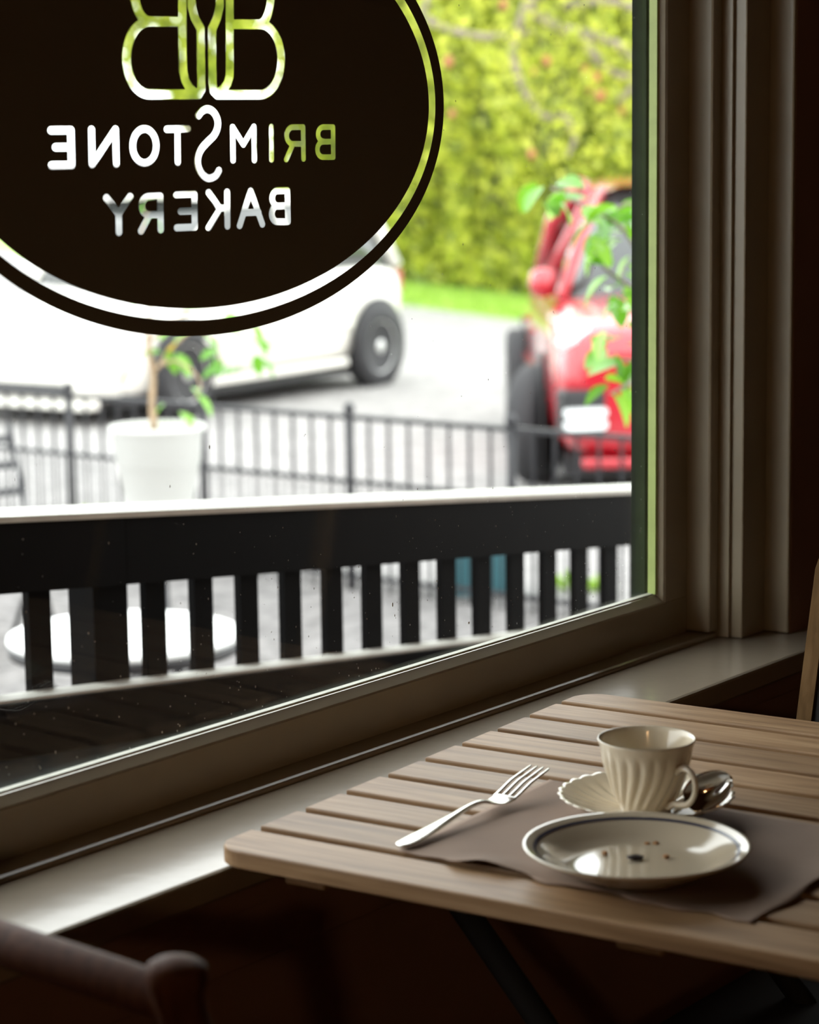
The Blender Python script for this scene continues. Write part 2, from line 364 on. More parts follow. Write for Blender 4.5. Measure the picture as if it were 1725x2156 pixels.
def sdf(P):      # P: (n,2) in (X/KX, z)
    out = np.full(len(P), 9.0)
    for poly, r in STROKES:
        q = poly/np.array([KX, 1])
        lo, hi = q.min(0)-.02, q.max(0)+.02
        idx = np.where(((P > lo) & (P < hi)).all(1))[0]
        if not len(idx): continue
        p = P[idx]; best = np.full(len(p), 9.0)
        for a, b in zip(q[:-1], q[1:]):
            ab = b-a; t = np.clip(((p-a)@ab)/(ab@ab+1e-15), 0, 1)
            best = np.minimum(best, np.linalg.norm(p-a-t[:, None]*ab, axis=1))
        out[idx] = np.minimum(out[idx], best-r)
    return out
allp = np.concatenate([s[0] for s in STROKES])/np.array([KX, 1])
g = .00075; lo = allp.min(0)-.009; hi = allp.max(0)+.009
nx, nz = (int(v) for v in np.ceil((hi-lo)/g)+1)
gx = lo[0]+np.arange(nx)*g; gz = lo[1]+np.arange(nz)*g
GX, GZ = np.meshgrid(gx, gz, indexing='ij')
D = sdf(np.stack([GX.ravel(), GZ.ravel()], 1)).reshape(nx, nz)
def contours(D):
    seg = {}; pts = {}
    def ep(i, j, ax):
        k = (i, j, ax)
        if k not in pts:
            i2, j2 = (i+1, j) if ax == 0 else (i, j+1)
            t = D[i, j]/(D[i, j]-D[i2, j2]); pts[k] = (gx[i]+g*t*(ax == 0), gz[j]+g*t*(ax == 1))
        return k
    S = D < 0
    cells = np.argwhere(~((S[:-1, :-1] == S[1:, :-1]) & (S[:-1, :-1] == S[:-1, 1:]) & (S[:-1, :-1] == S[1:, 1:])))
    for i, j in cells:
        i, j = int(i), int(j); a, b, c, d = S[i, j], S[i+1, j], S[i+1, j+1], S[i, j+1]
        e = []
        if a != b: e.append(ep(i, j, 0))
        if b != c: e.append(ep(i+1, j, 1))
        if c != d: e.append(ep(i, j+1, 0))
        if d != a: e.append(ep(i, j, 1))
        for k in range(0, len(e)-1, 2):
            seg.setdefault(e[k], []).append(e[k+1]); seg.setdefault(e[k+1], []).append(e[k])
    loops = []; used = set()
    for s in seg:
        if s in used: continue
        loop = [s]; used.add(s); cur = s
        while True:
            nxt = [q for q in seg[cur] if q not in used]
            if not nxt: break
            cur = nxt[0]; used.add(cur); loop.append(cur)
        if len(loop) > 8: loops.append(np.array([pts[k] for k in loop]))
    return loops
def simplify(P, tol):
    keep = []; n = len(P); i = 0
    while i < n:
        keep.append(i); j = i+2
        while j < n and j-i < 14:
            a, b = P[i], P[j]; ab = b-a; L2 = np.linalg.norm(ab)+1e-12
            m = P[i+1:j]-a
            if np.abs(m[:, 0]*ab[1]-m[:, 1]*ab[0]).max()/L2 > tol: break
            j += 1
        i = j-1
    return P[keep]
loops = [simplify(l, .00008) for l in contours(D)]
def ell(a, b, n): return np.array([(LX+a*math.cos(t), LZ+b*math.sin(t)) for t in np.linspace(0, 2*math.pi, n, endpoint=False)])
verts = list(ell(.3495, .1945, 160)); edges = [(i, (i+1) % 160) for i in range(160)]
for l in loops:
    b = len(verts); verts += [p*np.array([KX, 1]) for p in l]; edges += [(b+i, b+(i+1) % len(l)) for i in range(len(l))]
cdt = geometry.delaunay_2d_cdt([Vector(v) for v in verts], edges, [], 0, 1e-7)
cv = np.array([tuple(v) for v in cdt[0]]); tf = [f for f in cdt[2]]
cen = np.array([cv[list(f)].mean(0) for f in tf])
inside = ((cen[:, 0]-LX)/.3495)**2+((cen[:, 1]-LZ)/.1945)**2 < 1.0
sd = sdf(cen/np.array([KX, 1]))
tf = [f for f, i, s in zip(tf, inside, sd) if i and s > -.00004]
sign = tag(empty('window_sign', (LX, LY, LZ-.221)), 'black oval vinyl sign stuck on the window with cut-out mirrored bakery lettering', 'sign')
add('disc', mesh([(v[0], LY, v[1]) for v in cv], tf), M['vinyl'], sign, True)
eo, ei = ell(.3765, .221, 200), ell(.3612, .2062, 200)
add('ring', mesh([(p[0], LY, p[1]) for p in np.concatenate([eo, ei])], [(i, (i+1) % 200, 200+(i+1) % 200, 200+i) for i in range(200)]), M['vinyl'], sign, True)

# ================================================================ TABLE AND WHAT STANDS ON IT
TT = .740; TH = math.radians(4.1); TK = .0162
tbl = tag(empty('slatted_table', (1.5689, 1.3629, 0), TH), 'brown wooden slatted cafe table set against the window sill', 'table')
pitch, sw, LEN = .0693, .0565, .80
def slat_mesh(w, L, rad_lo, rad_hi):
    # outline in (u,v) with rounded outer corners on the chosen long side
    pts = []
    def corner(cx, cy, a0, r):
        if r <= 0: return [(cx, cy)]
        return None
    def rc(x, y, sx, sy, r, a0):
        if r < .001: r = .001
        return [(x+sx*r+r*math.cos(a), y+sy*r+r*math.sin(a)) for a in np.radians(np.linspace(a0, a0+90, 8))]
    pts += rc(0, 0, 1, 1, rad_lo, 180); pts += rc(w, 0, -1, 1, rad_hi, 270)
    pts += rc(w, L, -1, -1, rad_hi, 0); pts += rc(0, L, 1, -1, rad_lo, 90)
    rings = []
    c = np.array([w/2, L/2])
    for z, ins in ((TT-TK, .0015), (TT-TK+.0015, 0), (TT-.0016, 0), (TT-.0005, .0005), (TT, .0016)):
        rings.append([(x+np.sign(c[0]-x)*min(ins, abs(c[0]-x)), -(y+np.sign(c[1]-y)*min(ins, abs(c[1]-y))), z) for x, y in pts])
    return loft(rings, smooth=False)
mid_me = slat_mesh(sw, LEN, .001, .001); mid_me.materials.append(M['table'])
for k in range(-1, 9):
    if k == -1: me = slat_mesh(sw+.004, LEN, .030, .001); off = -.004
    elif k == 8: me = slat_mesh(sw-.004, LEN, .001, .030); off = 0
    else: me, off = mid_me, 0
    o = add('slat', me, M['table'], tbl); o.location = (k*pitch+off, random.uniform(-.0015, .0015) if 0 <= k < 8 else 0, 0)
# under-frame and folding legs
for v in (-.07, -.40, -.72): box('cross_batten', (-.03, v-.022, TT-TK-.0225), (.585, v+.022, TT-TK-.0003), M['table'], tbl, .003)
for u in (.10, .50):
    for a, b in ((-.10, -.70), (-.70, -.10)):
        uu = u+(.0 if a < b else .024)
        tube('leg', [(uu, a, TT-TK-.03), (uu, b, .012)], .0125, M['blackpad'], tbl, 8)
for v in (-.12, -.68): box('stretcher', (.03, v-.012, .12), (.54, v+.012, .145), M['iron'], tbl, .003)

# brown paper mat under the dishes, a little crumpled, with a ragged near edge
corners = np.array([(1.572, 1.211), (1.842, 1.231), (1.853, .873), (1.581, .866)])
NU, NV = 46, 60; V = []; Fc = []
for i in range(NU):
    for j in range(NV):
        s, t = i/(NU-1), j/(NV-1)
        p = (1-t)*((1-s)*corners[0]+s*corners[1])+t*((1-s)*corners[3]+s*corners[2])
        edge = min(s, 1-s, t, 1-t)
        if i == 0: p = p+np.array([.0035*math.sin(t*23)+.0025*math.sin(t*51+1), 0])
        if j == NV-1: p = p+np.array([0, .003*math.sin(s*19)])
        z = TT+.0009+.0009*(1+math.sin(9*s+5*t))*(.4+.6*math.sin(7*t+2))**2*(1-min(1, ((s-.35)**2+(t-.55)**2)*2.5))*.8
        lift = max(0, 1-s*7)*math.exp(-((t-.27)/.10)**2)*.0075+max(0, 1-s*8)*math.exp(-((t-.55)/.05)**2)*.002
        z += lift+max(0, 1-(1-t)*9)*math.exp(-((s-.55)/.3)**2)*.004
        V.append((p[0], p[1], z))
for i in range(NU-1):
    for j in range(NV-1): Fc.append((i*NV+j, i*NV+j+1, (i+1)*NV+j+1, (i+1)*NV+j))
mo = add('paper_placemat', mesh(V, Fc, True), M['paper']); md = mo.modifiers.new('thickness', 'SOLIDIFY'); md.thickness = .0004; md.offset = 1
tag(mo, 'crumpled brown paper placemat under the plate and fork', 'placemat')

MZ = TT+.0034
# plate: shallow coupe plate, raised rim, thin dark blue line
pc = on_z(1343, 1779, TT+.024)
plate = tag(empty('plate', (pc[0]-.002, pc[1], MZ)), 'empty beige plate with a thin dark line around its rim', 'plate')
pp = [(.001, .0035), (.030, .0035), (.050, .0038), (.0600, .0052), (.0680, .0095), (.0770, .0150), (.0870, .0200), (.0925, .0222), (.0947, .0228), (.0953, .0218), (.0945, .0203), (.0870, .0165), (.0770, .0110), (.0690, .0062), (.0605, .0026), (.0570, .0000), (.0535, .0000), (.0520, .0016), (.0010, .0016)]
add('dish', lathe(pp, 96), M['plate'], plate)
add('rim_line', loft([[(r*math.cos(t), r*math.sin(t), z) for t in np.linspace(0, 2*math.pi, 96, endpoint=False)] for r, z in ((.0836, .01866), (.0866, .02008))], cap=False), M['plateline'], plate)
# crumbs
def crumb(px, py, s, m, label, dz=.0046, stretch=(1, 1, .6), rz=0.0):
    p = on_z(px, py, MZ+dz); bmc = bmesh.new(); bmesh.ops.create_icosphere(bmc, subdivisions=1, radius=s*1.4)
    for v in bmc.verts: v.co = Vector((v.co.x*stretch[0], v.co.y*stretch[1], v.co.z*stretch[2]))*random.uniform(.75, 1.2)
    o = add('crumb', bm_mesh(bmc), m); o.location = (p[0], p[1], MZ+dz+s*.25); o.rotation_euler = (0, 0, rz)
    tag(o, label, 'crumb', 'crumbs on the plate')
crumb(1337, 1808, .0042, M['crumbdark'], 'largest black crumb near the middle of the plate', stretch=(1.5, .75, .5), rz=-.9)
crumb(1274, 1797, .0024, M['crumb'], 'reddish crumb on the plate left of the black one')
crumb(1319, 1772, .0022, M['crumb'], 'golden crumb lying toward the back of the plate')
crumb(1363, 1777, .0020, M['crumb'], 'left one of two close crumbs at the back of the plate')
crumb(1381, 1777, .0023, M['crumb'], 'right one of two close crumbs at the back of the plate')
crumb(1403, 1804, .0023, M['crumb'], 'orange crumb on the plate right of the black one')

# saucer and cup
cb = on_z(1361, 1694, TT+.012); SZ = TT+.0012+.0008
sau = tag(empty('saucer', (cb[0], cb[1], SZ)), 'cream scalloped saucer under the teacup', 'saucer')
NS = 180; FL = 30
prof = [(.001, .0040), (.022, .0040), (.0255, .0052), (.034, .0062), (.046, .0088), (.058, .0128), (.068, .0172), (.0745, .0205), (.0775, .0215), (.0782, .0206), (.0745, .0182), (.066, .0138), (.055, .0090), (.044, .0052), (.034, .0026), (.0300, .0000), (.0265, .0000), (.0255, .0016), (.001, .0016)]
rings = []
for k, (r, z) in enumerate(prof):
    w = max(0, min(1, (r-.026)/.05)); ring = []
    for t in np.linspace(0, 2*math.pi, NS, endpoint=False):
        f = abs(math.sin(FL*t/2)); rr = r+(.0022*f*w*w); zz = z+(.0030*(f-.5)*min(1, max(0, (r-.027)/.010))*(1-.72*w) if k < 9 else .0006*f*w)
        ring.append((rr*math.cos(t), rr*math.sin(t), zz))
    rings.append(ring)
add('dish', loft(rings), M['ceramic'], sau)
CZ = SZ+.0045
cup = tag(empty('teacup', (cb[0], cb[1], CZ)), 'cream fluted teacup with curled handle standing on the saucer', 'cup')
NC, FN = 200, 20; rings = []
outer = [(.0225, 0), (.0232, .0025), (.0240, .0050), (.0262, .010), (.0290, .0165), (.0322, .025), (.0352, .034), (.0378, .043), (.0400, .052), (.0418, .059), (.0432, .064), (.0440, .0668), (.0438, .0680), (.0428, .0676)]
inner = [(.0418, .063), (.0392, .054), (.0362, .043), (.0325, .031), (.0280, .019), (.0220, .0095), (.0140, .0058), (.001, .0050)]
oz = np.array([z for r, z in outer[:12]]); orr = np.array([r for r, z in outer[:12]])
for z in np.concatenate([np.linspace(0, .0668, 34)]):
    r = np.interp(z, oz, orr); w = min(1, max(0, (z-.004)/.010))*min(1, max(0, (.060-z)/.012)); ring = []
    for t in np.linspace(0, 2*math.pi, NC, endpoint=False):
        ph = FN*(t+z*4.0+(.06-z)**2*210)/2; f = abs(math.sin(ph))-.5
        rr = r+.0026*f*w; ring.append((rr*math.cos(t), rr*math.sin(t), z))
    rings.append(ring)
for r, z in outer[12:]+inner: rings.append([(r*math.cos(t), r*math.sin(t), z) for t in np.linspace(0, 2*math.pi, NC, endpoint=False)])
add('bowl', loft(rings), M['ceramic'], cup)
fwd = np.array([math.cos(YAW), math.sin(YAW)]); rgt = np.array([math.sin(YAW), -math.cos(YAW)])
hd = -math.cos(math.radians(40))*fwd+math.sin(math.radians(40))*rgt
hp = catmull([(.0362, .0430), (.0425, .0475), (.0510, .0480), (.0580, .0430), (.0605, .0340), (.0580, .0240), (.0510, .0165), (.0420, .0140), (.0340, .0130), (.0262, .0085)], 5)
tube('handle', [(hd[0]*a, hd[1]*a, b) for a, b in hp], [.0026+.0010*abs(2*i/(len(hp)-1)-1) for i in range(len(hp))], M['ceramic'], cup, 10)

# teaspoon resting across the saucer rim
sp0, sp1 = on_z(1424, 1702, SZ+.013), on_z(1492, 1664, SZ+.030)
ax = sp1-sp0; Ls = np.linalg.norm(ax); ax /= Ls
sp = tag(empty('teaspoon', tuple(sp0)), 'small shiny teaspoon lying on the saucer beside the teacup', 'spoon')
side = np.cross(ax, -.8*_d+.2*np.array([0, 0, 1.])); side /= np.linalg.norm(side); upv = np.cross(side, ax)
def spoon_pt(l, w, h): return ax*l+side*w+upv*h
P = [(-.055, .0045, .000), (-.050, .0052, .0005), (-.030, .0040, .003), (-.008, .0026, .004), (.010, .0022, .003), (Ls-.022, .0022, .0012), (Ls-.014, .0030, .0005)]
P = [(l+.034 if l < 0 else l, w, h) for l, w, h in P]
P = [(-.004, .0036, .0), (.001, .0042, .0004), (.008, .0032, .0009), (Ls*.5, .0024, .0016), (Ls-.020, .0022, .0012)]
add('handle', loft([[spoon_pt(l, w*c, h+.0009*s) for c, s in ((1, 0), (.6, 1), (-.6, 1), (-1, 0), (-.6, -1), (.6, -1))] for l, w, h in P]), M['steel_spoon'], sp)
rings = []
for l in np.linspace(-1, 1, 16):
    hw = .0165*math.sqrt(max(0.0008, 1-l*l))*(1-.12*l); dep = .0085*max(0, 1-l*l)**.8
    top = [(q, -dep*(1-q*q)) for q in np.linspace(-1, 1, 11)]; bot = [(q, -dep*(1-q*q)-.0009) for q in np.linspace(1, -1, 11)]
    rings.append([spoon_pt(Ls+l*.0245, q*hw, h+.0015) for q, h in top+bot])
add('bowl', loft(rings), M['steel_spoon'], sp)

# fork
f0, f1 = on_z(843, 1783, TT+.0035), on_z(1138, 1618, TT+.024)
fk = tag(empty('fork', (f0[0], f0[1], TT+.0021)), 'steel four-tined dinner fork left of the plate', 'fork')
fa = np.array([f1[0]-f0[0], f1[1]-f0[1]]); FLn = np.linalg.norm(fa); fa /= FLn; fs = np.array([-fa[1], fa[0]])
def fp(l, w, h): return (fa[0]*l+fs[0]*w, fa[1]*l+fs[1]*w, h)
def fork_bar(pts, flat=.55):
    return loft([[fp(l, o_+w*c, h+t*s) for c, s in ((1, 0), (.8, .8), (0, 1), (-.8, .8), (-1, 0), (-.8, -.8), (0, -1), (.8, -.8))] for l, o_, w, h, t in pts])
hc = catmull([(0, 0, .0030, .0020, .0010), (.004, 0, .0082, .0024, .0012), (.022, 0, .0098, .0036, .0013), (.050, 0, .0078, .0062, .0014), (.080, 0, .0048, .0098, .0017), (.105, 0, .0034, .0128, .0019), (.122, 0, .0032, .0128, .0018), (.134, 0, .0042, .0098, .0016)], 5)
add('handle', fork_bar(hc), M['steel'], fk)
h0 = catmull([(.130, 0, .0040, .0108, .0015), (.138, 0, .0085, .0082, .0013), (.147, 0, .0118, .0066, .0012), (.157, 0, .0126, .0072, .0011), (.163, 0, .0126, .0086, .0011)], 4)
add('head', fork_bar(h0), M['steel'], fk)
for k in range(4):
    o_ = (k-1.5)*.0071
    tc = catmull([(.160, o_*.98, .0021, .0076, .0010), (.172, o_, .0020, .0112, .0010), (.190, o_*1.0, .0018, .0172, .0009), (FLn-.006, o_*.97, .0014, .0222, .0008), (FLn, o_*.95, .0006, .0236, .0005)], 4)
    add('tine', fork_bar(tc), M['steel'], fk)

# ================================================================ CHAIRS IN THE ROOM
def rail_chair(name, label, loc, rz):
    c = tag(empty(name, loc, rz), label, 'chair')     # faces local +x; back at x=0
    for s in (-1, 1):
        y = s*.15
        tube('back_post', catmull([(-.01, y, 0), (0, y, .25), (0, y, .45), (-.035, y*.99, .71), (-.055, y*.98, .79), (-.058, y*.98, .815), (-.058, y*.98, .826)], 4), [.016]*16+[.0165, .018, .020, .021, .021, .020, .018, .014, .003][:9], M['chairwood'], c, 12)
        tube('leg', [(.38, s*.19, 0), (.38, s*.19, .44)], .016, M['chairwood'], c, 10)
        tube('stretcher', [(0, y, .2), (.38, s*.19, .2)], .010, M['chairwood'], c)
    tube('top_rail', catmull([(-.050, -.14, .790), (-.058, -.08, .795), (-.062, 0, .797), (-.058, .08, .795), (-.050, .14, .790)], 6), .0155, M['chairwood'], c, 12)
    for z in (.56, .66): box('back_slat', (-.028-(z-.56)*.12, -.136, z-.022), (-.016-(z-.56)*.12, .136, z+.022), M['chairwood'], c, .004)
    box('seat', (-.01, -.17, .44), (.41, .19, .465), M['chairwood'], c, .008)
    return c
kn = on_z(372, 2075, .806)     # knob of the near chair's right back post
rz = math.radians(-4.6); off = Vector((-.058, -.147, 0)); off.rotate(Matrix.Rotation(rz, 3, 'Z'))
rail_chair('wooden_chair', 'dark wooden spindle-back chair in the near left corner', (kn[0]-off.x, kn[1]-off.y, 0), rz)
# chair on the far side of the table: wooden frame, black back panel
a0, a1 = on_y(1724, 1142, 1.19), on_y(1676, 1520, 1.19)
lean = (a0[0]-a1[0])/(a0[2]-a1[2])
ch = tag(empty('panel_chair', (a1[0]+.02, .99, 0), 0), 'wooden chair with a black back panel beyond the table', 'chair')
bx0 = a1[0]-(a1[0]+.02); zz1 = a0[2]+.012
def back_x(z): return bx0+lean*(z-a1[2])
for s in (-1, 1):
    y0_, y1_ = (.182, .200) if s > 0 else (-.200, -.182)
    rows = [(0.0, 0), (.44, 0), (.70, 0), (zz1-.04, 0), (zz1-.015, .006), (zz1, .016)]
    st_ = loft([[(back_x(max(z, .44))+dx, yy, z) for dx, yy in (((0, y0_), (.022, y0_), (.022, y1_-ins), (0, y1_-ins)) if s > 0 else ((0, y0_+ins), (.022, y0_+ins), (.022, y1_), (0, y1_)))] for z, ins in rows], smooth=False)
    add('back_post', st_, M['beech'], ch); box('leg', (-.40, s*.185-.016, 0), (-.368, s*.185+.016, .44), M['beech'], ch, .003)
add('top_rail', loft([[(back_x(z)+dx, yy, z) for dx, z in ((.001, zz1-.028), (.021, zz1-.028), (.021, zz1-.001), (.001, zz1-.001))] for yy in (-.182, .182)], smooth=False), M['beech'], ch)
add('back_panel', loft([[(back_x(z)+dx, yy, z) for dx, z in ((.004, .52), (.018, .52), (.018, zz1-.028), (.004, zz1-.028))] for yy in (-.182, .182)], smooth=False), M['blackpad'], ch)
box('seat', (-.41, -.20, .44), (back_x(.44)+.01, .20, .465), M['blackpad'], ch, .006)

# pendant lamp deeper in the room: the weak warm light on the walls
pl = tag(empty('pendant_lamp', (-1.9, -.9, 2.65)), 'warm pendant lamp hanging from the ceiling deeper in the room', 'lamp')
tube('cord', [(0, 0, 0), (0, 0, -.62)], .004, M['blackpad'], pl)
add('lamp_shade', lathe([(.03, -.60), (.05, -.62), (.17, -.80), (.168, -.80), (.047, -.625), (.028, -.605)], 32), M['lampshade'], pl)
bm_, bn_, bl_, bp_ = new_mat('warm_bulb'); bp_.inputs['Emission Color'].default_value = (1, .62, .28, 1); bp_.inputs['Emission Strength'].default_value = 4
add('bulb', lathe([(.002, -.64), (.014, -.65), (.030, -.70), (.030, -.72), (.018, -.745), (.002, -.75)], 20), bm_, pl)
lg = bpy.data.lights.new('bulb_light', 'POINT'); lg.energy = 22; lg.color = (1, .58, .26); lg.shadow_soft_size = .06
lo_ = bpy.data.objects.new('bulb_light', lg); COL.objects.link(lo_); lo_.parent = pl; lo_.location = (0, 0, -.84)

# ================================================================ OUTSIDE: GROUND
G = -.60
gm = box('ground', (-60, 1.66, G-.3), (160, 200, G), M['asphalt']); tag(gm, kind='structure')
tag(box('terrace', (-6, 2.64, G-.05), (8.25, 16, G+.006), M['gravel']), kind='structure')
# foundation of the building under the room
tag(box('wall_outside', (-2.6, 1.405, G), (4.6, 1.60, -.001), M['rubber']), kind='structure')

# unseen eave added over the window to block light from the high sky
tag(box('added_eave', (-3.2, 1.605, 2.42), (5.2, 2.48, 2.52), M['ceil']), kind='structure')
# ramp along the building: falls to the right
SL = math.tan(math.radians(-5.86))
YR = 2.50
capA = on_y(0, 1088, YR)
def cap_z(x): return capA[2]+SL*(x-capA[0])
X0r, X1r = .6, 5.6
def slope_box(xa, xb, ya, yb, dz0, dz1):   # sheared box following the ramp
    V = [(x, y, cap_z(x)+dz) for x in (xa, xb) for y in (ya, yb) for dz in (dz0, dz1)]
    return mesh(V, [(0, 1, 3, 2), (4, 6, 7, 5), (0, 4, 5, 1), (2, 3, 7, 6), (0, 2, 6, 4), (1, 5, 7, 3)])
rl = tag(empty('ramp_railing', (3.0, YR+.03, cap_z(3.0)-.55)), 'black timber ramp railing with balusters and pale cap outside the window', 'railing')
add('cap_rail', slope_box(X0r, X1r, YR-.005, YR+.118, -.009, 0), M['cap'], rl, True)
sx = [312, 425, 526, 617, 709, 794, 876, 954, 1030, 1100, 1168, 1235, 1306]
bh_top = cap_z(0)-on_y(0, 1252, YR)[2]-cap_z(0)+cap_z(on_y(0, 1252, YR)[0])
j0 = on_y(268, 1180, YR)[0]
add('top_board', slope_box(X0r, j0-.0015, YR, YR+.022, -bh_top, -.0093), M['black_timber'], rl, True)
add('top_board', slope_box(j0+.0015, X1r, YR+.002, YR+.024, -bh_top, -.0093), M['black_timber'], rl, True)
kz = cap_z(0)-on_y(0, 1480, YR-.03)[2]-cap_z(0)+cap_z(on_y(0, 1480, YR-.03)[0])
xp0 = on_y(270, 1300, YR+.025)[0]-.0375
PI_ = .1111; xb0 = on_y(526, 1260, YR)[0]
k = -20
while True:
    x = xb0+k*PI_; k += 1
    if x < X0r+.1: continue
    if x > X1r-.1: break
    w = .0225
    if x > xp0: x += .027
    if min(abs(x-xp) for xp in (xp0, xp0+1.89, xp0-1.44)) < .05: continue
    add('baluster', slope_box(x-w, x+w, YR+.0245, YR+.0375, -kz-.02, -.03), M['black_timber'], rl, True)
for xp in (xp0, xp0+1.89, xp0-1.44):
    add('post', slope_box(xp-.0375, xp+.0375, YR+.025, YR+.078, -kz-.55, -.0093), M['black_timber'], rl, True)
add('bottom_rail', slope_box(X0r, X1r, YR-.020, YR+.0243, -kz-.06, -kz), M['cap'], rl, True)
add('bottom_board', slope_box(X0r, X1r, YR-.030, YR-.0202, -kz-.22, -kz-.004), M['black_timber'], rl, True)
tag(add('ramp', slope_box(X0r, X1r, 1.665, YR-.031, -kz-.20, -kz-.085), M['rubber']), kind='structure')

# ================================================================ IRON FENCE
FX = 8.0; fz = G
fe = tag(empty('iron_fence', (FX, 6.8, G)), 'low black iron picket fence behind the white plant pot', 'fence')
post0, dp = 5.529, .8535
pk = tube_mesh([(0, 0, 0), (0, 0, .735), (0, 0, .75), (0, 0, .785)], [.0085, .0085, .0085, .001], 6); pk.materials.append(M['iron'])
db = tube_mesh([(0, 0, 0), (0, 0, .47)], .006, 6); db.materials.append(M['iron'])
ys = np.arange(-3, 6)
po = lathe([(.020, 0), (.020, .76), (.012, .765), (.012, .775), (.022, .785), (.026, .80), (.018, .822), (.002, .832)], 10); po.materials.append(M['iron'])
for q in ys:
    y = post0+q*dp
    o = add('post', po, None, fe); o.location = (0, y-6.8, 0)
    if q < ys[-1]:
        for i in range(1, 8): o = add('picket', pk, None, fe); o.location = (0, y+dp*i/8-6.8, 0)
        for i in range(8): o = add('short_picket', db, None, fe); o.location = (0, y+dp*(i+.5)/8-6.8, 0)
        for nm, z, h in (('top_rail', .755, .010), ('middle_rail', .475, .009), ('bottom_rail', .06, .009)):
            box(nm, (-.016, y+.02-6.8, z), (.016, y+dp-.02-6.8, z+2*h), M['iron'], fe)

# ================================================================ TERRACE FURNITURE
tc_ = on_z(262, 1330, G+.72)
bt = tag(empty('bistro_table', (tc_[0], tc_[1], G)), 'round white-topped bistro table seen through the railing', 'table')
add('top', lathe([(.001, .720), (.285, .720), (.296, .716), (.298, .706), (.292, .698), (.001, .698)], 64), M['whitetop'], bt)
add('edge_ring', lathe([(.283, .6975), (.294, .6975), (.294, .672), (.283, .672)], 48), M['iron'], bt)
for k in range(3):
    a = k*2.094+.5
    tube('leg', catmull([(.26*math.cos(a), .26*math.sin(a), .68), (.07*math.cos(a), .07*math.sin(a), .42), (.06*math.cos(a), .06*math.sin(a), .3), (.28*math.cos(a), .28*math.sin(a), .011)], 5), .011, M['iron'], bt)
add('leg_ring', lathe([(.066, .36), (.076, .36), (.076, .372), (.066, .372)], 20), M['iron'], bt)
def folding_chair(label, p, rz):
    c = tag(empty('folding_chair', p, rz), label, 'chair', None)
    for s in (-1, 1):
        tube('back_leg', [(-.24, s*.20, .011), (.0, s*.20, .45), (.17, s*.20, .86)][::-1], .011, M['iron'], c)
        tube('front_leg', [(.16, s*.18, .011), (-.20, s*.18, .46)], .011, M['iron'], c)
    for k in range(5): box('seat_slat', (-.21+.082*k, -.19, .455), (-.145+.082*k, .19, .470), M['iron'], c, .002)
    for k in range(3):
        z = .60+.10*k; x = .0+.415*(z-.45)
        o = box('back_slat', (-.006, -.21, -.014), (.006, .21, .014), M['iron'], c, .002); o.location = (x, 0, z); o.rotation_euler = (0, .39, 0)
    return c
p = on_z(28, 1225, G); fc = at_depth(-42, 1000, 9.2)
folding_chair('black folding chair at the left edge beside the fence', (fc[0], fc[1], G), math.radians(70))
tp = on_z(1020, 1248, G)
te = tag(empty('teal_crate', (tp[0], tp[1], G), YAW), 'teal plastic crate on the ground near the fence', 'crate')
add('shell', loft([[(-s*.12, -s*.16, z), (s*.12, -s*.16, z), (s*.12, s*.16, z), (-s*.12, s*.16, z)] for s, z in ((.88, 0), (1, .26), (1.08, .262), (1.08, .285), (.93, .285), (.82, .02))], smooth=False), M['teal'], te)
for s in (-1, 1): box('handle_lip', (-.04, s*.168-.012, .225), (.04, s*.168+.012, .245), M['teal'], te)

# ================================================================ POTTED PLANT ON ITS STAND
pd = 8.3; pb = at_depth(338, 1112, pd); pr = 101*pd/F_PX
ps = tag(empty('plant_stand', (pb[0], pb[1], G)), 'black iron stand holding up the white plant pot', 'stand')
sh = pb[2]-G
add('plate', lathe([(.001, sh), (.15, sh), (.152, sh-.01), (.15, sh-.02), (.001, sh-.02)], 32), M['iron'], ps)
for k in range(3):
    a = k*2.094+.2; tube('leg', [(.03*math.cos(a), .03*math.sin(a), sh-.02), (.03*math.cos(a), .03*math.sin(a), .2), (.16*math.cos(a), .16*math.sin(a), .01)], .009, M['iron'], ps)
pt = tag(empty('potted_tree', (pb[0], pb[1], pb[2]+.0005)), 'small leafy tree in a white plastic pot in front of the iron fence', 'plant')
R_ = pr; Hp = .362
add('pot', lathe([(.001, 0), (R_*.60, 0), (R_*.62, .01), (R_*.86, Hp-.135), (R_*.885, Hp-.13), (R_*.93, Hp-.03), (R_*.97, Hp-.022), (R_, Hp-.012), (R_, Hp-.003), (R_*.985, Hp), (R_*.94, Hp-.004), (R_*.90, Hp-.06), (.001, Hp-.06)], 64), M['whiteplastic'], pt)
add('soil', lathe([(.001, Hp-.048), (R_*.5, Hp-.05), (R_*.895, Hp-.058)], 32), M['soil'], pt)
rr_, uu_ = np.array([_r[0], _r[1], 0]), np.array([0, 0, 1.])
def pp_(px, py, dd=0.0): return at_depth(px, py, pd+dd)-np.array([pb[0], pb[1], pb[2]+.0005])
trunk = [pp_(325, 905), pp_(320, 850), pp_(322, 790), pp_(312, 720), pp_(318, 640), pp_(330, 560)]
tube('stem', catmull(trunk, 4), np.linspace(.013, .007, 21), M['stem'], pt)
branches = [[(322, 790), (360, 735, .1), (415, 690, .15), (480, 690, .1), (560, 730, .0)], [(312, 720), (350, 690, -.1), (400, 660, -.1), (450, 640, -.05)], [(318, 780), (370, 760, -.1), (420, 800, -.15), (412, 840, -.15)],
            [(318, 640), (280, 600), (230, 590)], [(330, 560), (390, 520, .1), (450, 540, .1)], [(330, 560), (300, 480), (320, 420)], [(415, 690), (450, 720, .1), (468, 770, .05)]]
for b in branches: tube('branch', catmull([pp_(*q) for q in b], 4), np.linspace(.006, .0025, len(b)*4-3), M['stem'], pt, 6)
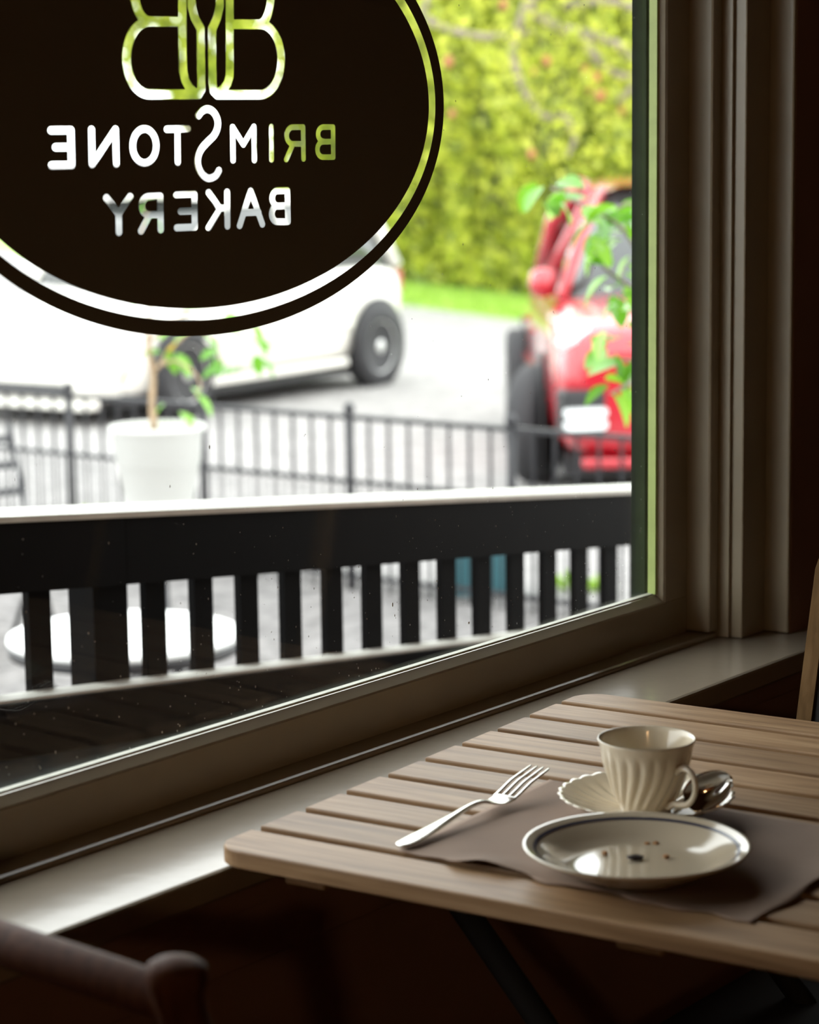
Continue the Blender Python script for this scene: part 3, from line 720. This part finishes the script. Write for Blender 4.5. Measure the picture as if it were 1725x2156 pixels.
def single_leaf(L, Wd):
    V = []; Fc = []
    for i, t in enumerate(np.linspace(0, 1, 6)):
        w = Wd*math.sin(math.pi*min(1, t*.92+.04))**.8*.5; zc = -.25*L*t*t
        V += [(L*t, -w, zc+w*.35), (L*t, 0, zc), (L*t, w, zc+w*.35)]
    for i in range(5):
        for j in range(2): a = i*3+j; Fc.append((a, a+1, a+4, a+3))
    return mesh(V, Fc, True)
lm = single_leaf(.085, .046); lm.materials.append(M['leaf']); ly = single_leaf(.085, .05); ly.materials.append(M['leafy'])
spots = [(548, 728), (540, 748), (553, 757), (545, 712), (462, 738), (470, 770), (458, 755), (415, 832), (412, 818), (425, 640), (405, 655), (440, 650), (350, 745), (338, 742), (460, 690), (505, 775), (510, 780), (275, 776), (372, 745), (395, 700), (430, 705), (356, 738), (520, 700), (480, 660), (530, 680), (300, 610), (240, 600), (280, 590), (330, 550), (390, 520), (450, 530), (320, 430), (300, 470), (350, 480), (420, 560), (260, 560), (364, 690), (346, 852), (378, 868)]
for i, q in enumerate(spots):
    c = pp_(q[0], q[1], random.uniform(-.12, .12)); o = add('leaf', lm, None, pt)
    o.location = c; o.rotation_euler = (random.uniform(-.6, .6), random.uniform(-.2, 1.1), random.uniform(0, 6.28)); s = random.uniform(.75, 1.15); o.scale = (s, s, s)
o = add('leaf', ly, None, pt); o['label'] = 'yellowed leaf'; o.location = pp_(372, 722); o.rotation_euler = (.3, .9, 2.2)

# ================================================================ LEAFY SHRUB BY THE WINDOW CORNER
sd_ = 6.0; sb = at_depth(1385, 900, sd_); sb = np.array([sb[0], sb[1], G])
sh_ = tag(empty('broadleaf_shrub', tuple(sb)), 'bright green broad-leaved shrub at the right edge of the window view', 'plant')
def sp_(px, py, dd=0.0): return at_depth(px, py, sd_+dd)-sb
tube('stem', catmull([(0, 0, 0), sp_(1382, 1000), sp_(1370, 800), sp_(1360, 600), sp_(1365, 420)], 5), np.linspace(.022, .010, 21), M['bark'], sh_)
for b in ([(1370, 800), (1330, 760, .1), (1285, 760, .05)], [(1362, 640), (1320, 600, .05), (1270, 560), (1245, 500)], [(1360, 560), (1310, 480, -.1), (1240, 440, -.05), (1160, 395)], [(1365, 480), (1330, 430), (1300, 440)], [(1370, 780), (1320, 810, -.1), (1285, 830, -.1)], [(1360, 600), (1420, 540), (1480, 500)], [(1370, 760), (1430, 740), (1490, 700)]):
    tube('branch', catmull([sp_(*q) for q in b], 4), np.linspace(.007, .003, len(b)*4-3), M['bark'], sh_, 6)
slm = single_leaf(.088, .058); slm.materials.append(M['shrubleaf'])
spots = [(1145, 392), (1128, 380), (1165, 408), (1178, 385), (1190, 398), (1205, 410), (1150, 425), (1180, 430), (1240, 425), (1225, 440), (1270, 438), (1300, 430), (1290, 455), (1250, 470), (1315, 470), (1275, 490), (1260, 510), (1285, 520), (1240, 505), (1310, 510), (1320, 535), (1270, 540), (1295, 560), (1315, 575), (1325, 600), (1300, 600), (1285, 620), (1310, 630), (1320, 655), (1295, 640), (1275, 695), (1260, 705), (1290, 715), (1275, 735), (1300, 740), (1320, 720), (1320, 690), (1290, 755), (1310, 765), (1325, 785), (1285, 815), (1278, 805), (1292, 828), (1320, 815), (1326, 835), (1345, 760), (1350, 650), (1360, 560), (1350, 480), (1380, 600), (1400, 700), (1390, 540), (1420, 560), (1440, 520), (1470, 500), (1450, 740), (1480, 700), (1370, 440), (1350, 420), (1260, 450), (1310, 445), (1325, 450), (1280, 580), (1325, 560), (1300, 495)]
for i, q in enumerate(spots):
    o = add('leaf', slm, None, sh_); o.location = sp_(q[0]+random.uniform(-6, 6), q[1]+random.uniform(-6, 6), random.uniform(-.15, .15))
    o.rotation_euler = (random.uniform(-.7, .7), random.uniform(-.3, 1.0), random.uniform(0, 6.28)); s = random.uniform(.7, 1.1); o.scale = (s, s, s)

# weeds growing in the gravel
wm = {}
for i, (px, py, s, lab) in enumerate(((1203, 1243, .075, 'small yellow-green weed in the gravel seen between right-hand balusters'), (1266, 1246, .06, 'smaller yellow-green weed in the gravel at the rightmost baluster gap'), (192, 1048, .07, 'yellow-green weed at the fence foot left of the white pot'))):
    p = on_z(px, py, G) if i < 2 else at_depth(px, py, 11.6)
    p[2] = G
    n = 26; a = rng.uniform(0, 6.28, n); el = rng.uniform(.2, 1.4, n)
    Dv = np.stack([np.cos(a)*np.cos(el), np.sin(a)*np.cos(el), np.sin(el)], 1)
    o = add('weed', leaf_cloud(Dv*s*(.9 if i < 2 else 2.4), Dv, s*(1.1 if i < 2 else 1.6), .5), M['grass']); o.location = (p[0], p[1], G)
    tag(o, lab, 'weed', 'weeds in the gravel')

# ================================================================ CARS
def make_car(name, label, loc, rz, paint, L=4.0, W=1.7, H=1.5, belt=.95, wb=(.20, .82), suv=False):
    c = tag(empty(name, loc, rz), label, 'car'); hw = W/2
    S_ = [(0, .26, .56, .66), (.012, .18, .66, .80), (.05, .14, .76, .92), (.12, .14, .83, .97), (.24, .19, .90, .99), (.34, .19, .95, 1), (.6, .19, .99, 1), (.85, .20, 1.0, .98), (.95, .24, .99, .93), (.985, .30, .96, .86), (1, .38, .86, .78)]
    if suv: S_ = [(0, .34, .74, .84), (.012, .26, .84, .91), (.05, .22, .90, .965), (.12, .21, .94, .985), (.24, .21, .98, .99)]+S_[5:]
    def ring(t, zl, zt, wf, k=belt):
        x = L/2-t*L; w = hw*wf; zt = zt*k; zm = (zl+zt)/2
        h = [(0, zl), (.80*w, zl), (.95*w, zl+.05), (w, zm-.08), (w, zm+.1), (.96*w, zt-.06), (.86*w, zt), (0, zt+.03)]
        return [(x, y, z) for y, z in h]+[(x, -y, z) for y, z in reversed(h[1:-1])]
    b = add('body', loft([ring(*s) for s in S_]), paint, c); m_ = b.modifiers.new('smooth', 'SUBSURF'); m_.levels = m_.render_levels = 2
    def gring(t, zt, wt):
        x = L/2-t*L; zb = belt*.93; wt = wt*(.80 if suv else 1)
        return [(x, hw*.86, zb), (x, hw*(.86+wt)/2+.01, (zb+zt)/2), (x, hw*wt, zt-.02), (x, hw*wt*.85, zt), (x, -hw*wt*.85, zt), (x, -hw*wt, zt-.02), (x, -hw*(.86+wt)/2-.01, (zb+zt)/2), (x, -hw*.86, zb)]
    kc = .80 if suv else 1.0
    r0, r1 = (.44, .88) if suv else (.44, .86)
    add('windows', loft([gring(.27, belt*.98, .82), gring(.33, belt+(H-belt)*.45, .74), gring(r0, H-.03, .66), gring(.6, H-.015, .66), gring(r1, H-.04, .64), gring(.93, belt+(H-belt)*.5, .70), gring(.975, belt*.98, .78)]), M['carglass'], c)
    add('roof', loft([[(L/2-t*L, hw*f*k_*kc, z+dz) for f, dz in ((1.03, -.07), (1.0, -.02), (.8, .012), (0, .022), (-.8, .012), (-1.0, -.02), (-1.03, -.07))] for t, z, k_ in ((r0-.02, H-.035, .655), (r0+.05, H-.008, .66), (.6, H, .665), (r1-.05, H-.015, .65), (r1+.02, H-.05, .64))], close_ring=False, cap=False), paint, c)
    for s in (-1, 1):
        tube('pillar', [(L/2-.27*L, s*hw*.85, belt*.95), (L/2-.34*L, s*hw*.755*(.93 if suv else 1), belt+(H-belt)*.5), (L/2-r0*L, s*hw*.675*kc, H-.045)], .035, paint, c)
        tube('pillar', [(L/2-.60*L, s*hw*.88, belt*.95), (L/2-.60*L, s*hw*.68*kc, H-.045)], .035, paint, c)
        tube('pillar', [(L/2-.97*L, s*hw*.82, belt*.95), (L/2-.93*L, s*hw*.73, belt+(H-belt)*.5), (L/2-r1*L, s*hw*.66*kc, H-.05)], .07, paint, c)
        box('sill_trim', (L/2-.74*L, s*hw-.02, .20), (L/2-.28*L, s*hw+.012, .26), paint, c, .01)
        box('side_strip', (L/2-.76*L, s*hw-.01, .50), (L/2-.27*L, s*hw+.014, .545), paint, c, .006)
        for t in (.50, .72): box('door_handle', (L/2-t*L-.09, s*hw-.01, .76), (L/2-t*L+.09, s*hw+.025, .79), paint, c, .008)
        add('mirror', lathe([(.001, -.09), (.07, -.07), (.09, 0), (.07, .07), (.001, .09)], 12), paint, c).location = (L/2-.31*L, s*(hw+(-.04 if suv else .06)), belt+.03)
        for t in wb:
            x = L/2-t*L; wr = .335 if suv else .315
            o = add('wheel_arch', lathe([(.001, .0), (wr+.055, .0), (wr+.055, .012), (.001, .012)], 36), M['blacktrim'], c); o.location = (x, s*(hw-.004), wr+.02); o.rotation_euler = (math.radians(-90*s), 0, 0)
            o = add('wheel', lathe([(.20, -.10), (wr-.03, -.10), (wr, -.075), (wr, .055), (wr-.03, .082), (.215, .085), (.20, .07)], 40), M['tyre'], c); o.location = (x, s*(hw-(-.03 if suv else .05)), wr); o.rotation_euler = (math.radians(-90*s), 0, (.35*s if (suv and t < .5) else 0))
            rim = add('rim', lathe([(.001, .075), (.05, .075), (.06, .06), (.19, .055), (.205, .078), (.216, .07), (.21, .03), (.001, .03)], 36), M['alloy'], o)
            for q in range(5):
                a = q*1.2566; add('spoke_gap', loft([[(r_*math.cos(a+da), r_*math.sin(a+da), z) for r_, da in ((.075, -.25), (.17, -.22), (.17, .22), (.075, .25))] for z in (.055, .0655)], smooth=False), M['blacktrim'], rim)
    xn = L/2
    box('underbody', (-xn+.30, -hw*.88, .115), (xn-.30, hw*.88, .23), M['blacktrim'], c)
    for s in (-1, 1):
        o = add('headlight', lathe([(.001, -.10), (.06, -.085), (.10, 0), (.06, .085), (.001, .10)], 16), M['lamp'], c)
        o.scale = (1.0, 1.75, .8); o.rotation_euler = (0, 0, -.55*s); o.location = (xn-.20, s*hw*(.78 if suv else .72), belt*(.80 if suv else .70))
        ob = box('indicator', (-.03, -.07, -.015), (.03, .07, .015), M['orange'], c, .006); ob.location = (xn-.165, s*hw*(.78 if suv else .72), belt*(.80 if suv else .70)-.115); ob.rotation_euler = (0, 0, -.55*s)
        if not suv: continue
        fb = box('fog_lamp', (-.06, -.12, -.12), (.09, .12, .12), M['blacktrim'], c, .02); fb.location = (xn-.10 if not suv else xn-.06, s*hw*(.70 if not suv else .81), .45 if not suv else .50); fb.rotation_euler = (0, 0, -.28*s)
        for z in (-.065, .0): box('lamp_bar', (.088, -.12, z-.026), (.101, .12, z+.026), M['led'], fb, .02)
    for z, w in (((.60, .36), (.34, .50)) if suv else ((.255, .62),)): box('grille', (xn-.09, -hw*w, z-.045), (xn+.012, hw*w, z+.045), M['blacktrim'], c, .02)
    box('bumper_lip', (xn-.16, -hw*.80, .19 if suv else .12), (xn-.005, hw*.80, .25 if suv else .19), paint, c, .02)
    for s in (-1, 1): box('tail_light', (-xn+.005, s*hw*.72-.10, .72), (-xn+.10, s*hw*.72+.10, .90), M['red'], c, .02)
    return c
make_car('car', 'pearl white hatchback parked behind the sign and the potted tree', (13.55, 12.40, G), math.radians(184), M['silver'], 3.95, 1.70, 1.55, .98, (.225, .852))
Fh = math.radians(-143.5); Fv = np.array([math.cos(Fh), math.sin(Fh)]); Rv = np.array([Fv[1], -Fv[0]])
fg = at_depth(1222, 868, 12.7)
cc = fg[:2]-Fv*2.12-Rv*.737
make_car('car', 'red car with twin lamp bars parked at the right edge', (cc[0], cc[1], G), Fh, M['red'], 4.3, 1.82, 1.68, 1.08, (.215, .82), True)

# ================================================================ HEDGE, LAWN, OVERHANGING TREE
hl, hr = np.array([24.9, 18.84]), np.array([22.9, 15.07])
hdv = (hl-hr)/np.linalg.norm(hl-hr); hn = np.array([hdv[1], -hdv[0]])
if hn@np.array([1, 1]) < 0: hn = -hn
a_, b_ = hr-hdv*16, hl+hdv*26
lw = [np.append(q, G+.012) for q in (a_-hn*1.3, b_-hn*1.3, b_+hn*9, a_+hn*9)]
tag(add('lawn', mesh(lw+[q-np.array([0, 0, .05]) for q in lw], [(0, 1, 2, 3), (4, 7, 6, 5), (0, 4, 5, 1), (1, 5, 6, 2), (2, 6, 7, 3), (3, 7, 4, 0)]), M['lawn']), kind='structure')
n = 9000; s = rng.uniform(-4, 16, n); t = rng.uniform(-1.3, .1, n)
Cg = np.stack([hr[0]+hdv[0]*s+hn[0]*t, hr[1]+hdv[1]*s+hn[1]*t, np.full(n, G+.06)], 1); Dg = rng.normal(0, .35, (n, 3)); Dg[:, 2] = 1
tag(add('grass', leaf_cloud(Cg, Dg, .13, .16), M['grass']), 'strip of bright green grass along the foot of the hedge', 'grass', kind='stuff')
def conifer(loc, label, h, r, n=7000, seed=0):
    c = tag(empty('hedge_conifer', loc), label, 'tree', 'hedge conifers')
    tube('trunk', [(0, 0, 0), (0, 0, h*.9)], [.09, .02], M['bark'], c)
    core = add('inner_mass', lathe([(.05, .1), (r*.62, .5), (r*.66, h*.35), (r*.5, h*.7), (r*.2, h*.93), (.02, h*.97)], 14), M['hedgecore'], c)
    z = rng.uniform(0, 1, n)**.9*h; a = rng.uniform(0, 6.283, n)
    env = r*np.clip(np.minimum(1, z/.5+.65), 0, 1)*np.sqrt(np.clip(1-(z/h)**2.6, .02, 1))
    lump = 1+.22*np.sin(a*5+z*1.6+seed)+.16*np.sin(a*9-z*3+seed*2)
    rad = env*lump*(.62+.42*rng.uniform(0, 1, n)**.6)
    Cc = np.stack([rad*np.cos(a), rad*np.sin(a), z+.05], 1)
    Dc = np.stack([np.cos(a)*.7, np.sin(a)*.7, rng.normal(.5, .6, n)], 1)+rng.normal(0, .35, (n, 3))
    o = add('foliage', leaf_cloud(Cc, Dc, rng.uniform(.12, .26, n), .5), M['hedge'], c); o['kind'] = 'stuff'
    return c
hc_ = [(-1.6, 'yellow-green hedge conifer above the red car, next to the window frame'), (-.1, 'yellow-green hedge conifer behind the shrub leaves, second from the frame'), (1.3, 'yellow-green hedge conifer mid-way between sign and window frame'), (2.7, 'yellow-green hedge conifer just right of the sign ring'),
       (4.1, 'yellow-green hedge conifer partly behind the sign ring'), (5.6, 'yellow-green hedge conifer seen through the first letters of the sign'), (9.6, 'yellow-green hedge conifer seen through the left of the sign emblem')]
for i, (s, lab) in enumerate(hc_):
    q = hr+hdv*s+hn*(1.15+random.uniform(-.15, .25)); conifer((q[0], q[1], G), lab, random.uniform(5.4, 6.6), random.uniform(.92, 1.1), seed=i*1.7)

# broad-crowned trees: one far left behind the emblem, one whose crown hangs above the view
def broad_tree(name, label, loc, trunk_h, c0, R3, n, size):
    c = tag(empty(name, loc), label, 'tree')
    tube('trunk', catmull([(0, 0, 0), (.05, .03, trunk_h*.5), (0, 0, trunk_h), (.1, .05, c0)], 4), np.linspace(.16, .06, 13), M['bark'], c, 10)
    for k in range(5):
        a = k*1.257+.4; tube('branch', catmull([(0, 0, trunk_h*.9), (R3[0]*.35*math.cos(a), R3[1]*.35*math.sin(a), c0), (R3[0]*.7*math.cos(a), R3[1]*.7*math.sin(a), c0+R3[2]*.3)], 4), np.linspace(.06, .02, 9), M['bark'], c, 6)
    v = rng.normal(size=(n, 3)); v /= np.linalg.norm(v, axis=1)[:, None]; rad = rng.uniform(.35, 1, n)**.5
    lump = 1+.15*np.sin(v[:, 0]*7+1)*np.sin(v[:, 1]*6)+.12*np.sin(v[:, 2]*9)
    P_ = v*(rad*lump)[:, None]*np.array(R3); P_[:, 2] += c0
    o = add('foliage', leaf_cloud(P_, rng.normal(size=(n, 3)), rng.uniform(size*.7, size*1.2, n), .6), M['hedge'], c); o['kind'] = 'stuff'
q = hr+hdv*15.3+hn*1.0
broad_tree('broad_tree', 'light green broad-crowned tree far left behind the sign emblem', (q[0], q[1], G), 1.9, 4.5, (1.5, 1.5, 2.2), 3500, .26)

ov = 17.0; tb = at_depth(1560, 700, ov); tb = np.array([tb[0], tb[1], G])
ot = tag(empty('overhanging_tree', tuple(tb)), 'grey bare-branched tree reaching in from the upper right before the hedge', 'tree')
def op(px, py, dd=0.0): return at_depth(px, py, ov+dd)-tb
tube('trunk', catmull([(0, 0, 0), op(1555, 500), op(1540, 200), op(1500, -150), op(1480, -500)], 5), np.linspace(.16, .07, 21), M['bark'], ot, 10)
brs = [([(1500, -150), (1380, -90), (1240, -60), (1110, 8), (1180, 58), (1225, 70), (1300, 95), (1345, 140)], .055), ([(1225, 70), (1250, 115), (1285, 150), (1335, 165)], .042), ([(1240, -60), (1060, -60), (930, -20), (890, 30), (955, 65), (1040, 78), (1125, 66)], .040), ([(1110, 8), (1080, 90), (1092, 160), (1120, 215), (1150, 245), (1190, 242)], .036),
       ([(1530, 100), (1420, 60), (1300, 5), (1180, 12)], .042), ([(1345, 140), (1325, 190), (1300, 215)], .030), ([(1190, 242), (1210, 290), (1195, 330)], .026)]
for b, r in brs: tube('branch', catmull([op(*q) for q in b], 4), np.linspace(r, r*.55, len(b)*4-3), M['bark'], ot, 7)
n = 700; Cb = []
for b, r in brs:
    P_ = catmull([op(*q) for q in b], 8)
    for q in P_:
        for _ in range(5): Cb.append(q+rng.normal(0, .16, 3))
Cb = np.array(Cb); o = add('foliage', leaf_cloud(Cb, rng.normal(0, 1, (len(Cb), 3)), rng.uniform(.05, .10, len(Cb)), .6), M['hedge'], ot); o['kind'] = 'stuff'
ico = bmesh.new(); bmesh.ops.create_icosphere(ico, subdivisions=1, radius=.035); im = bm_mesh(ico, True); im.materials.append(M['berry'])
for q in ((1060, 10), (945, 130), (1125, 150), (1232, 145), (1330, 140), (1255, 165), (1120, 325), (1310, 235), (952, 240), (1265, 200), (1150, 130), (1240, 185)):
    o = add('berry', im, None, ot); o.location = op(q[0], q[1], random.uniform(-.2, .2)); s = random.uniform(.7, 1.2); o.scale = (s, s, s*1.3)
